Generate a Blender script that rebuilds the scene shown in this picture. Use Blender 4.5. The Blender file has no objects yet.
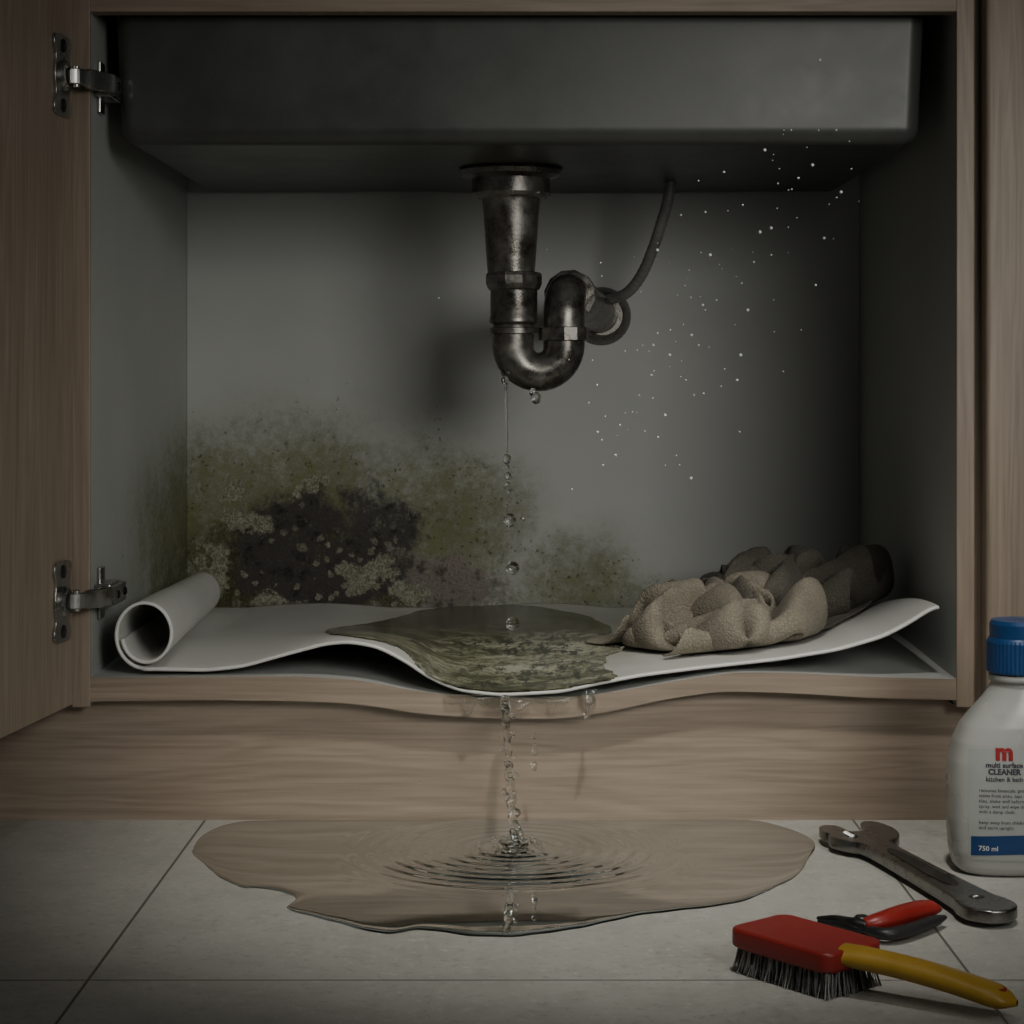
import bpy, bmesh, math, random
import numpy as np
from mathutils import Vector, Matrix
random.seed(3)
C = bpy.context.scene.collection
CX, HY, D0, F = 524.0, 385.0, 2.0, 2000.0
CZ = 0.435
def P(px, py, Y):
    s = (D0+Y)/F
    return Vector(((px-CX)*s, Y, CZ-(py-HY)*s))
def FL(px, py, Z=0.0):
    d = (CZ-Z)*F/(py-HY)
    return Vector(((px-CX)*d/F, d-D0, Z))

# ---------------------------------------------------------------- node helpers
class NT:
    def __init__(s, name):
        m = bpy.data.materials.new(name); m.use_nodes = True
        s.m = m; s.t = m.node_tree; s.t.nodes.clear()
        s.out = s.t.nodes.new('ShaderNodeOutputMaterial')
        s.b = None
    def n(s, typ, **kw):
        nd = s.t.nodes.new(typ)
        for k, v in kw.items(): setattr(nd, k, v)
        return nd
    def l(s, a, b): s.t.links.new(a, b)
    def setin(s, sock, v):
        if isinstance(v, bpy.types.NodeSocket): s.l(v, sock)
        else:
            if isinstance(v, (tuple, list)) and len(v) == 3 and sock.type == 'RGBA': v = (*v, 1)
            sock.default_value = v
    def coord(s): return s.n('ShaderNodeTexCoord').outputs['Object']
    def mapping(s, v, scale=(1,1,1), loc=(0,0,0), rot=(0,0,0)):
        m = s.n('ShaderNodeMapping'); s.l(v, m.inputs['Vector'])
        m.inputs['Scale'].default_value = scale; m.inputs['Location'].default_value = loc
        m.inputs['Rotation'].default_value = rot
        return m.outputs[0]
    def noise(s, v, scale, detail=4, rough=0.55, dist=0.0, color=False):
        n = s.n('ShaderNodeTexNoise'); s.l(v, n.inputs['Vector'])
        n.inputs['Scale'].default_value = scale; n.inputs['Detail'].default_value = detail
        n.inputs['Roughness'].default_value = rough; n.inputs['Distortion'].default_value = dist
        return n.outputs['Color' if color else 'Fac']
    def voro(s, v, scale, feature='F1', rnd=1.0):
        n = s.n('ShaderNodeTexVoronoi', feature=feature); s.l(v, n.inputs['Vector'])
        n.inputs['Scale'].default_value = scale; n.inputs['Randomness'].default_value = rnd
        return n.outputs['Distance']
    def math(s, op, a, b=0.0, clamp=False):
        n = s.n('ShaderNodeMath', operation=op); n.use_clamp = clamp
        s.setin(n.inputs[0], a); s.setin(n.inputs[1], b)
        return n.outputs[0]
    def mr(s, v, a, b, c=0.0, d=1.0, smooth=True):
        n = s.n('ShaderNodeMapRange'); n.interpolation_type = 'SMOOTHSTEP' if smooth else 'LINEAR'
        s.setin(n.inputs['Value'], v)
        for k, x in zip(('From Min','From Max','To Min','To Max'), (a,b,c,d)): n.inputs[k].default_value = x
        return n.outputs[0]
    def mix(s, f, a, b, mode='MIX'):
        n = s.n('ShaderNodeMix', data_type='RGBA', blend_type=mode)
        s.setin(n.inputs[0], f); s.setin(n.inputs[6], a); s.setin(n.inputs[7], b)
        return n.outputs[2]
    def ramp(s, v, stops):
        n = s.n('ShaderNodeValToRGB'); s.setin(n.inputs[0], v)
        e = n.color_ramp.elements
        while len(e) < len(stops): e.new(0.5)
        for el, (p, c) in zip(e, stops): el.position = p; el.color = (*c, 1)
        return n.outputs[0]
    def vadd(s, a, b):
        n = s.n('ShaderNodeVectorMath', operation='ADD'); s.setin(n.inputs[0], a); s.setin(n.inputs[1], b); return n.outputs[0]
    def vscale(s, a, f):
        n = s.n('ShaderNodeVectorMath', operation='SCALE'); s.setin(n.inputs[0], a); n.inputs['Scale'].default_value = f; return n.outputs[0]
    def vlen(s, a):
        n = s.n('ShaderNodeVectorMath', operation='LENGTH'); s.setin(n.inputs[0], a); return n.outputs['Value']
    def blob(s, v, c, r, soft=0.6):
        """1 at the centre -> 0 outside ellipsoid c,r"""
        sc = [1.0/max(x, 1e-4) for x in r]
        m = s.mapping(v, scale=sc, loc=[-a*b for a, b in zip(c, sc)])
        return s.mr(s.vlen(m), 1.0-soft, 1.0+soft*0.3, 1.0, 0.0)
    def bump(s, h, strength=0.3, dist=0.01):
        b = s.n('ShaderNodeBump'); s.l(h, b.inputs['Height'])
        b.inputs['Strength'].default_value = strength; b.inputs['Distance'].default_value = dist
        return b.outputs[0]
    def bsdf(s, color=(.5,.5,.5), rough=0.5, metal=0.0, normal=None, **kw):
        b = s.n('ShaderNodeBsdfPrincipled'); s.b = b
        s.setin(b.inputs['Base Color'], color); s.setin(b.inputs['Roughness'], rough); s.setin(b.inputs['Metallic'], metal)
        if normal is not None: s.l(normal, b.inputs['Normal'])
        for k, v in kw.items(): s.setin(b.inputs[k.replace('_', ' ')], v)
        s.l(b.outputs[0], s.out.inputs['Surface'])
        return s.m

def simple(name, col, rough=0.5, metal=0.0, var=0.25, scale=40, bump=0.0, **kw):
    t = NT(name); c = t.coord(); f = t.noise(c, scale, 5)
    a = tuple(x*(1-var) for x in col); b = tuple(min(1, x*(1+var)) for x in col)
    colr = t.ramp(f, [(0.3, a), (0.7, b)])
    nm = t.bump(f, bump, 0.002) if bump else None
    r = t.mr(f, 0.3, 0.7, max(0.02, rough-0.08), min(1, rough+0.08))
    return t.bsdf(colr, r, metal, nm, **kw)

def wood(name, axis, dark, light, rough=0.5):
    t = NT(name); c = t.coord()
    fine = [190, 190, 190]; fine[axis] = 6
    broad = [16, 16, 16]; broad[axis] = 0.8
    w = t.noise(c, 3, 3, color=True)
    cw = t.vadd(c, t.vscale(w, 0.02))
    f1 = t.noise(t.mapping(cw, scale=broad), 1.3, 3, 0.5, 0.4)
    f2 = t.noise(t.mapping(c, scale=fine), 1.0, 4, 0.65)
    rings = t.math('FRACT', t.math('MULTIPLY', f1, 11.0))
    rings = t.mr(t.math('ABSOLUTE', t.math('SUBTRACT', rings, 0.5)), 0.0, 0.5)
    g = t.math('ADD', t.math('MULTIPLY', rings, 0.16), t.math('MULTIPLY', f2, 0.8))
    col = t.ramp(g, [(0.25, dark), (0.75, light)])
    col = t.mix(t.mr(f1, 0.3, 0.7, 0.0, 0.25), col, tuple(x*0.8 for x in dark))
    return t.bsdf(col, rough, 0.0, t.bump(f2, 0.2, 0.001))

# ---------------------------------------------------------------- mesh helpers
def link(ob, parent=None):
    C.objects.link(ob)
    if parent: ob.parent = parent
    return ob
def empty(name, loc=(0,0,0)):
    e = bpy.data.objects.new(name, None); e.empty_display_size = 0.02; e.location = loc
    C.objects.link(e); return e
def mesh(name, verts, faces, mat, parent=None, smooth=False):
    me = bpy.data.meshes.new(name); me.from_pydata([tuple(v) for v in verts], [], faces); me.update()
    if smooth:
        for p in me.polygons: p.use_smooth = True
    if mat: me.materials.append(mat)
    return link(bpy.data.objects.new(name, me), parent)
def box(name, lo, hi, mat, parent=None, bev=0.0015, seg=2):
    bm = bmesh.new(); bmesh.ops.create_cube(bm, size=1)
    for v in bm.verts:
        v.co = Vector([lo[i]+(v.co[i]+.5)*(hi[i]-lo[i]) for i in range(3)])
    if bev: bmesh.ops.bevel(bm, geom=bm.edges[:], offset=bev, segments=seg, affect='EDGES', profile=0.5)
    me = bpy.data.meshes.new(name); bm.to_mesh(me); bm.free()
    if mat: me.materials.append(mat)
    return link(bpy.data.objects.new(name, me), parent)
def grid(name, fn, nu, nv, mat, parent=None, smooth=True, thick=0.0, closeu=False):
    vs = [fn(i/(nu-1) if not closeu else i/nu, j/(nv-1)) for j in range(nv) for i in range(nu)]
    fs = []
    for j in range(nv-1):
        for i in range(nu if closeu else nu-1):
            i2 = (i+1) % nu
            fs.append((j*nu+i, j*nu+i2, (j+1)*nu+i2, (j+1)*nu+i))
    ob = mesh(name, vs, fs, mat, parent, smooth)
    if thick:
        m = ob.modifiers.new('thickness', 'SOLIDIFY'); m.thickness = thick; m.offset = 0
    return ob
def frames(pts):
    pts = [Vector(p) for p in pts]; n = len(pts); T = []
    for i in range(n):
        T.append((pts[min(i+1, n-1)]-pts[max(i-1, 0)]).normalized())
    up = Vector((0,1,0)) if abs(T[0].dot(Vector((0,1,0)))) < 0.9 else Vector((1,0,0))
    N = [(up-T[0]*up.dot(T[0])).normalized()]
    for i in range(1, n):
        q = N[-1]-T[i]*N[-1].dot(T[i]); N.append(q.normalized())
    return pts, T, N
def tube(name, pts, rad, mat, parent=None, seg=28, cap=True, smooth=True, flat=1.0):
    pts, T, N = frames(pts); n = len(pts)
    if not hasattr(rad, '__len__'): rad = [rad]*n
    vs, fs = [], []
    for p, t, nn, r in zip(pts, T, N, rad):
        b = t.cross(nn)
        for k in range(seg):
            a = 2*math.pi*k/seg
            vs.append(p+(nn*math.cos(a)+b*math.sin(a)*flat)*r)
    for j in range(n-1):
        for k in range(seg):
            k2 = (k+1) % seg
            fs.append((j*seg+k, j*seg+k2, (j+1)*seg+k2, (j+1)*seg+k))
    if cap:
        fs.append(tuple(range(seg))[::-1]); fs.append(tuple((n-1)*seg+k for k in range(seg)))
    ob = mesh(name, vs, fs, mat, parent, smooth)
    return ob
def lathe(name, prof, base, mat, parent=None, axis=Vector((0,0,1)), seg=40, smooth=True):
    q = Vector((0,0,1)).rotation_difference(Vector(axis).normalized())
    vs, fs = [], []
    for r, h in prof:
        for k in range(seg):
            a = 2*math.pi*k/seg
            vs.append(Vector(base)+q@Vector((r*math.cos(a), r*math.sin(a), h)))
    n = len(prof)
    for j in range(n-1):
        for k in range(seg):
            k2 = (k+1) % seg
            fs.append((j*seg+k, j*seg+k2, (j+1)*seg+k2, (j+1)*seg+k))
    fs.append(tuple(range(seg))[::-1]); fs.append(tuple((n-1)*seg+k for k in range(seg)))
    ob = mesh(name, vs, fs, mat, parent, smooth)
    if smooth: 
        m = ob.modifiers.new('split', 'EDGE_SPLIT'); m.split_angle = math.radians(35)
    return ob
def poly(name, loops, depth, bev, mat, parent=None, M=None):
    cu = bpy.data.curves.new(name, 'CURVE'); cu.dimensions = '2D'; cu.fill_mode = 'BOTH'
    cu.extrude = depth/2-bev; cu.bevel_depth = bev; cu.bevel_resolution = 2
    for lp in loops:
        sp = cu.splines.new('POLY'); sp.points.add(len(lp)-1)
        for pt, (x, y) in zip(sp.points, lp): pt.co = (x, y, 0, 1)
        sp.use_cyclic_u = True
    o = bpy.data.objects.new(name+'_c', cu); C.objects.link(o)
    dg = bpy.context.evaluated_depsgraph_get()
    me = bpy.data.meshes.new_from_object(o.evaluated_get(dg)); bpy.data.objects.remove(o)
    me.name = name
    if M: me.transform(M)
    me.materials.clear(); me.materials.append(mat)
    return link(bpy.data.objects.new(name, me), parent)
def smooth_loop(pts, n=8):
    out = []; m = len(pts)
    for i in range(m):
        p0, p1, p2, p3 = [np.array(pts[(i+k-1) % m], float) for k in range(4)]
        for k in range(n):
            t = k/n
            out.append(tuple(0.5*((2*p1)+(-p0+p2)*t+(2*p0-5*p1+4*p2-p3)*t*t+(-p0+3*p1-3*p2+p3)*t**3)))
    return out
def catmull(pts, n=10):
    pts = [Vector(p) for p in pts]; q = [pts[0]]+pts+[pts[-1]]; out = []
    for i in range(1, len(q)-2):
        p0, p1, p2, p3 = q[i-1:i+3]
        for k in range(n):
            t = k/n
            out.append(0.5*((2*p1)+(-p0+p2)*t+(2*p0-5*p1+4*p2-p3)*t*t+(-p0+3*p1-3*p2+p3)*t**3))
    out.append(pts[-1]); return out
def table(pts, Y, sig=0.012):
    s = (D0+Y)/F
    xs = [(a-CX)*s for a, b in pts]; zs = [CZ-(b-HY)*s for a, b in pts]
    X = np.linspace(-0.7, 0.7, 1401); Z = np.interp(X, xs, zs)
    k = np.exp(-0.5*(np.arange(-60, 61)*0.001/sig)**2); k /= k.sum()
    Z = np.convolve(np.pad(Z, 60, mode='edge'), k, 'valid')
    return lambda x: float(np.interp(x, X, Z))
def sst(a, b, x):
    t = min(1, max(0, (x-a)/(b-a))); return t*t*(3-2*t)

# ---------------------------------------------------------------- materials
W_D, W_L = (0.23, 0.178, 0.13), (0.38, 0.305, 0.235)
wood_v = wood('oak_vertical', 2, W_D, W_L)
wood_h = wood('oak_horizontal', 0, W_D, W_L)
chrome = simple('hinge_steel', (0.42, 0.42, 0.40), 0.32, 1.0)
dark_metal = simple('dark_metal', (0.05, 0.05, 0.05), 0.4, 0.9)

def melamine(name, mold=0):
    t = NT(name); c = t.coord()
    n1 = t.noise(c, 2.5, 4)
    base = t.ramp(n1, [(0.3, (0.34, 0.348, 0.333)), (0.7, (0.41, 0.417, 0.398))])
    if not mold: return t.bsdf(base, 0.55)
    def bp(px, py): v = P(px, py, 0.55); return (v.x, 0.55, v.z)
    w = t.vscale(t.vadd(t.noise(c, 9, 6, 0.7, color=True), (-.5, -.5, -.5)), 0.13)
    cw = t.vadd(c, w)
    w2 = t.vscale(t.vadd(t.noise(c, 34, 6, 0.75, color=True), (-.5, -.5, -.5)), 0.07)
    cw2 = t.vadd(cw, w2)
    w3 = t.vscale(t.vadd(t.noise(c, 90, 4, 0.7, color=True), (-.5, -.5, -.5)), 0.014)
    cf = t.vadd(c, w3)
    S = 1.275e-3
    def bl(px, py, rx, ry, soft=0.6, src=cw): 
        return t.blob(src, bp(px, py), (rx*S, 0.45, ry*S), soft)
    mx = lambda a, b: t.math('MAXIMUM', a, b)
    mul = lambda a, b: t.math('MULTIPLY', a, b)
    add = lambda a, b: t.math('ADD', a, b)
    haze = mx(mx(bl(285, 550, 205, 165, 1.0), mul(bl(575, 592, 105, 70, 1.0), 0.66)), mul(bl(440, 525, 120, 120, 1.0), 0.8))
    haze = mx(haze, mul(bl(190, 535, 65, 130, 1.0), 0.9))
    core = mx(bl(290, 575, 175, 88, 0.7), bl(400, 597, 150, 45, 0.7))
    fine = t.noise(c, 130, 8, 0.8); mid = t.noise(c, 30, 7, 0.75); grit = t.noise(c, 320, 4, 0.7); big = t.noise(c, 11, 4, 0.6)
    tex = add(mul(mid, .35), mul(fine, .65))
    gate = add(tex, mul(haze, 0.24))
    hz = mul(t.mr(gate, 0.50, 0.76), t.mr(haze, 0.03, 0.55))
    green = t.ramp(add(mul(fine, .6), mul(mid, .4)), [(0.37, (0.040, 0.045, 0.011)), (0.47, (0.082, 0.088, 0.024)), (0.56, (0.13, 0.135, 0.048)), (0.65, (0.20, 0.205, 0.10))])
    col = t.mix(mul(haze, 0.70), base, t.mix(t.mr(big, .42, .58), (0.165, 0.175, 0.080), (0.110, 0.118, 0.040)))
    col = t.mix(mul(hz, 0.85), col, green)
    sp = t.mr(t.voro(cf, 120), 0.12, 0.26, 1.0, 0.0)
    spm = t.mr(add(mid, mul(haze, 0.2)), 0.56, 0.64)
    col = t.mix(mul(mul(sp, spm), t.mr(haze, 0.03, 0.25, 0, .75)), col, (0.030, 0.034, 0.012))
    cg = t.mr(add(tex, mul(core, 0.30)), 0.58, 0.78)
    crust = t.ramp(add(mul(fine, 0.55), mul(grit, 0.45)), [(0.40, (0.012, 0.012, 0.005)), (0.49, (0.042, 0.042, 0.014)), (0.56, (0.088, 0.086, 0.038)), (0.67, (0.25, 0.245, 0.16))])
    col = t.mix(mul(cg, core), col, crust)
    v1 = t.voro(cf, 46); v2 = t.voro(cf, 140)
    ring = t.mr(add(mul(v1, 0.6), mul(v2, 0.4)), 0.14, 0.55)
    blk = mx(mx(bl(290, 545, 66, 56, 0.3, cw2), bl(378, 532, 46, 44, 0.3, cw2)), bl(340, 585, 84, 36, 0.3, cw2))
    bcol = t.mix(ring, (0.005, 0.0045, 0.004), (0.040, 0.035, 0.031))
    bcol = t.mix(t.mr(grit, 0.54, 0.68, 0, 0.6), bcol, (0.10, 0.095, 0.085))
    col = t.mix(mul(blk, mul(t.mr(mid, 0.34, 0.44, 0.45, 1.0), 0.97)), col, bcol)
    mv = bl(448, 588, 48, 34, 0.25, cw2)
    mcol = t.mix(ring, (0.038, 0.030, 0.025), (0.19, 0.16, 0.14))
    mcol = t.mix(t.mr(grit, 0.5, 0.62, 0, 0.6), mcol, (0.028, 0.023, 0.020))
    col = t.mix(mul(mv, 0.92), col, mcol)
    pale = mx(mx(bl(367, 575, 28, 22, 0.2, cw2), bl(233, 484, 21, 14, 0.3, cw2)), mx(bl(243, 520, 24, 15, 0.3, cw2), bl(415, 600, 20, 14, 0.3, cw2)))
    pale = mx(pale, bl(212, 565, 14, 22, 0.3, cw2))
    pale = mx(pale, mx(bl(310, 492, 16, 10, 0.3, cw2), bl(270, 600, 26, 12, 0.3, cw2)))
    dots = mul(mul(t.mr(t.voro(cf, 62), 0.22, 0.30, 1, 0), t.mr(t.noise(c, 13, 2), 0.48, 0.54)), core)
    dots2 = mul(mul(t.mr(t.voro(cf, 34), 0.20, 0.27, 1, 0), t.mr(t.noise(c, 8, 2), 0.52, 0.56)), haze)
    pale = mx(mul(pale, 0.9), mx(mul(dots, 0.8), mul(dots2, 0.5)))
    pcol = t.mix(t.mr(add(mul(fine, .5), mul(grit, .5)), 0.42, 0.58), (0.10, 0.10, 0.06), (0.30, 0.30, 0.225))
    col = t.mix(pale, col, pcol)
    h = mul(mx(core, mul(hz, 0.2)), add(add(fine, mul(grit, 0.4)), mul(v1, 0.4)))
    return t.bsdf(col, t.mr(haze, 0, 1, 0.55, 0.9), 0.0, t.bump(h, 0.45, 0.004))
mel = melamine('melamine_white'); mel_mold = melamine('melamine_mouldy', 1)

# floor tiles
t = NT('floor_tiles'); c = t.coord()
sep = t.n('ShaderNodeSeparateXYZ'); t.l(c, sep.inputs[0])
TS = 0.648
def gl(sock, off):
    f = t.math('FRACT', t.math('DIVIDE', t.math('SUBTRACT', sock, off-TS*20), TS))
    d = t.math('MINIMUM', f, t.math('SUBTRACT', 1.0, f))
    return t.math('MULTIPLY', d, TS)
d = t.math('MINIMUM', gl(sep.outputs[0], -0.319), gl(sep.outputs[1], -0.538))
grout = t.mr(d, 0.0007, 0.0015, 1.0, 0.0)
n1 = t.noise(c, 3.5, 6, 0.6); n2 = t.noise(c, 110, 6, 0.7); n3 = t.noise(c, 22, 6, 0.7)
col = t.ramp(n1, [(0.3, (0.375, 0.37, 0.335)), (0.7, (0.465, 0.46, 0.42))])
col = t.mix(t.mr(n3, 0.42, 0.68, 0, 0.5), col, (0.31, 0.305, 0.275))
col = t.mix(t.mr(n2, 0.54, 0.68, 0, 0.6), col, (0.57, 0.565, 0.53))
col = t.mix(t.mr(n2, 0.46, 0.36, 0, 0.6), col, (0.25, 0.24, 0.21))
col = t.mix(grout, col, (0.12, 0.115, 0.10))
hh = t.math('SUBTRACT', t.math('MULTIPLY', n2, 0.12), grout)
tile_mat = t.bsdf(col, t.mr(n2, 0.3, 0.7, 0.40, 0.6), 0.0, t.bump(hh, 0.5, 0.0015))

plaster = simple('wall_plaster', (0.35, 0.34, 0.31), 0.85, bump=0.2)
stone = simple('countertop_stone', (0.12, 0.115, 0.11), 0.35)

def water(name, tint, rough=0.02, refl=(1, 1, 1)):
    t = NT(name)
    fr = t.n('ShaderNodeFresnel'); fr.inputs['IOR'].default_value = 1.33
    tr = t.n('ShaderNodeBsdfTransparent'); tr.inputs[0].default_value = (*tint, 1)
    g = t.n('ShaderNodeBsdfGlossy'); g.inputs['Roughness'].default_value = rough
    g.inputs['Color'].default_value = (*refl, 1)
    m = t.n('ShaderNodeMixShader'); t.l(fr.outputs[0], m.inputs[0]); t.l(tr.outputs[0], m.inputs[1]); t.l(g.outputs[0], m.inputs[2])
    t.l(m.outputs[0], t.out.inputs['Surface']); return t.m
film = water('water_film', (0.64, 0.66, 0.61), 0.02, (0.78, 0.82, 0.82))
t = NT('water_drop'); drop = t.bsdf((0.97, 0.98, 0.97), 0.0, 0.0, None, IOR=1.33, Transmission_Weight=1.0)
t = NT('water_mist'); mist = t.bsdf((0.92, 0.93, 0.90), 0.2, 0.0, None, IOR=1.33, Transmission_Weight=0.1)

# ---------------------------------------------------------------- room
mesh('floor', [(-2.2,-2.6,0),(2.2,-2.6,0),(2.2,0.62,0),(-2.2,0.62,0)], [(0,1,2,3)], tile_mat)
box('wall_back', (-2.2, 0.60, 0), (2.2, 0.68, 2.4), plaster, bev=0)

# ---------------------------------------------------------------- cabinet
cab = empty('sink_base_cabinet', (0, 0.27, 0))
def adopt(ob, par):
    ob.parent = par; ob.matrix_parent_inverse = Matrix.Translation(par.location).inverted()
    return ob
XL, XR, YF, YB = -0.430, 0.4285, -0.02, 0.55
shelf_top = table([(60,678),(200,677),(300,676),(360,680),(415,691),(480,698),(560,699),(620,691),(680,680),(735,672),(800,673),(870,677),(990,680)], YF, 0.014)
shelf_bot = table([(60,702),(200,700),(300,701),(360,704),(420,714),(480,718),(560,719),(610,712),(660,700),(720,691),(790,693),(870,698),(990,701)], YF, 0.014)
def shelfZ(x, y): 
    k = 1-sst(-0.02, 0.30, y); return 0.150+(shelf_top(x)-0.150)*k
def shelfB(x, y):
    k = 1-sst(-0.02, 0.30, y); return 0.128+(shelf_bot(x)-0.128)*k
nx, ny = 150, 24; vs, fs = [], []
for lay in (0, 1):
    for j in range(ny+1):
        for i in range(nx+1):
            x = XL+(XR-XL)*i/nx; y = YF+(YB-YF)*j/ny
            vs.append((x, y, shelfZ(x, y) if lay else shelfB(x, y)))
o = (nx+1)*(ny+1); a = lambda l, i, j: l*o+j*(nx+1)+i
for j in range(ny):
    for i in range(nx):
        fs.append((a(1,i,j), a(1,i+1,j), a(1,i+1,j+1), a(1,i,j+1)))
        fs.append((a(0,i,j), a(0,i,j+1), a(0,i+1,j+1), a(0,i+1,j)))
nf = len(fs)
for i in range(nx): fs.append((a(0,i,0), a(0,i+1,0), a(1,i+1,0), a(1,i,0)))
for i in range(nx): fs.append((a(0,i,ny), a(1,i,ny), a(1,i+1,ny), a(0,i+1,ny)))
for j in range(ny):
    fs.append((a(0,0,j), a(1,0,j), a(1,0,j+1), a(0,0,j+1))); fs.append((a(0,nx,j), a(0,nx,j+1), a(1,nx,j+1), a(1,nx,j)))
sh = mesh('bottom_shelf', vs, fs, mel, None); sh.data.materials.append(wood_h)
for k, p in enumerate(sh.data.polygons):
    if k >= nf: p.material_index = 1
adopt(sh, cab)
vs, fs = [], []; n = 200
for i in range(n+1):
    x = -1.1+2.2*i/n
    zt = (shelfB(x, 0.0)-0.0012) if XL < x < XR else 0.116
    zt2 = (shelfB(x, 0.018)-0.0012) if XL < x < XR else 0.116
    vs += [(x, 0.0, 0.0), (x, 0.0, zt), (x, 0.018, zt2), (x, 0.018, 0.0)]
for i in range(n):
    for k in range(4): fs.append((i*4+k, (i+1)*4+k, (i+1)*4+(k+1)%4, i*4+(k+1)%4))
fs += [(0,1,2,3), (n*4+3, n*4+2, n*4+1, n*4)]
adopt(mesh('toe_kick', vs, fs, wood_h), cab)
adopt(box('side_panel_left', (XL-0.017, YF+0.002, 0.118), (XL, YB+0.012, 0.85), mel_mold, bev=0.0008), cab)
adopt(box('side_panel_right', (XR, YF+0.002, 0.118), (XR+0.017, YB+0.012, 0.85), mel, bev=0.0008), cab)
adopt(box('edge_band_left', (XL-0.0175, YF-0.001, 0.116), (XL+0.0005, YF+0.004, 0.85), wood_v, bev=0.0008), cab)
adopt(box('edge_band_right', (XR-0.0005, YF-0.001, 0.116), (XR+0.0175, YF+0.004, 0.85), wood_v, bev=0.0008), cab)
adopt(box('back_panel', (XL+0.0005, YB, 0.13), (XR-0.0005, YB+0.01, 0.85), mel_mold, bev=0), cab)
adopt(box('top_rail', (XL, YF-0.001, 0.8045), (XR, YF+0.02, 0.85), wood_h, bev=0.001), cab)
for s, nm in ((1, 'neighbour_cabinet'), (-1, 'neighbour_cabinet')):
    e = empty(nm, (s*0.78, 0.27, 0))
    x0, x1 = (XR+0.0185, 1.1) if s > 0 else (-1.1, XL-0.0185)
    adopt(box('carcass', (x0, YF+0.008, 0.118), (x1, YB+0.012, 0.85), wood_v, bev=0.001), e)
    if s > 0: adopt(box('door_panel', (0.4525, -0.043, 0.114), (0.90, -0.016, 0.846), wood_v, bev=0.004, seg=3), e)
    else: adopt(box('door_panel', (-0.92, -0.040, 0.12), (-0.475, -0.016, 0.846), wood_v, bev=0.002), e)
box('countertop', (-1.1, -0.05, 0.851), (1.1, 0.598, 0.89), stone, bev=0.003)

# ---------------------------------------------------------------- open door
hp = Vector((-0.4455, -0.024, 0)); dd = Vector((-0.11, -0.99, 0)).normalized(); dn = Vector((-dd.y, dd.x, 0))
if dn.x < 0: dn = -dn
M = Matrix(((dd.x, dn.x, 0, hp.x), (dd.y, dn.y, 0, hp.y), (0,0,1,0), (0,0,0,1)))
door = box('cabinet_door', (0.0, -0.020, 0.119), (0.428, 0.0, 0.846), wood_v, bev=0.002)
door.data.transform(M)
def hinge(zc):
    e = empty('door_hinge', tuple(M@Vector((0.035, 0, zc))))
    lo = [(0.018,-0.038),(0.054,-0.038),(0.060,-0.03),(0.055,-0.018),(0.058,0),(0.055,0.018),(0.060,0.03),(0.054,0.038),(0.018,0.038),(0.013,0.03),(0.018,0.018),(0.015,0),(0.018,-0.018),(0.013,-0.03)]
    L = smooth_loop(lo, 5)
    MM = M@Matrix.Translation((0,0.0015,zc))@Matrix.Rotation(math.radians(90), 4, 'X')
    adopt(poly('door_plate', [L], 0.003, 0.0007, chrome, None, MM), e)
    for dz in (-0.029, 0.029):
        b = M@Vector((0.037, 0.003, zc+dz))
        adopt(lathe('screw', [(0.0065,0),(0.0065,0.001),(0.004,0.002),(0.0015,0.002),(0.001,0.0008)], b, dark_metal, None, dn, 20), e)
    adopt(lathe('cup', [(0.015,0),(0.015,0.004),(0.013,0.006),(0.008,0.006),(0.008,0.003)], M@Vector((0.037, 0.002, zc)), chrome, None, dn, 28), e)
    path = [M@Vector((0.034, 0.008, zc)), M@Vector((0.028, 0.017, zc)), Vector((-0.424, -0.035, zc)), Vector((-0.412, -0.012, zc)), Vector((-0.410, 0.012, zc)), Vector((-0.4105, 0.05, zc))]
    pth = catmull(path, 6)
    vs, fs = [], []
    pp, T, N = frames(pth)
    for i, (p, tt) in enumerate(zip(pp, T)):
        side = Vector((tt.y, -tt.x, 0)).normalized()
        if side.x < 0: side = -side
        w = 0.0075 if i < 10 else 0.0095
        for sx, sz in ((-1,-1),(1,-1),(1,1),(-1,1)): vs.append(p+side*0.0028*sx+Vector((0,0,w*sz)))
    for i in range(len(pp)-1):
        for k in range(4): fs.append((i*4+k, i*4+(k+1)%4, (i+1)*4+(k+1)%4, (i+1)*4+k))
    n = len(pp)-1; fs += [(3,2,1,0), (n*4, n*4+1, n*4+2, n*4+3)]
    ar = mesh('arm', vs, fs, chrome); bv = ar.modifiers.new('b', 'BEVEL'); bv.width = 0.0008; adopt(ar, e)
    adopt(box('wall_block', (XL+0.0005, -0.002, zc-0.011), (-0.413, 0.052, zc+0.011), chrome, bev=0.002), e)
    adopt(box('wall_plate', (XL+0.0003, 0.012, zc-0.026), (XL+0.004, 0.034, zc+0.026), chrome, bev=0.001), e)
    for y in (0.008, 0.042):
        adopt(lathe('arm_screw', [(0.0042,0),(0.0042,0.0012),(0.003,0.0022),(0.001,0.0015)], (-0.4078, y, zc), dark_metal, None, (1,0,0), 16), e)
    for dz in (-0.008, 0.008):
        p0 = M@Vector((0.028, 0.013, zc+dz)); adopt(lathe('rivet', [(0.0035,-0.002),(0.0035,0.002),(0.002,0.003)], p0, chrome, None, (0,0,1), 16), e)
hinge(0.735); hinge(0.225)

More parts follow.
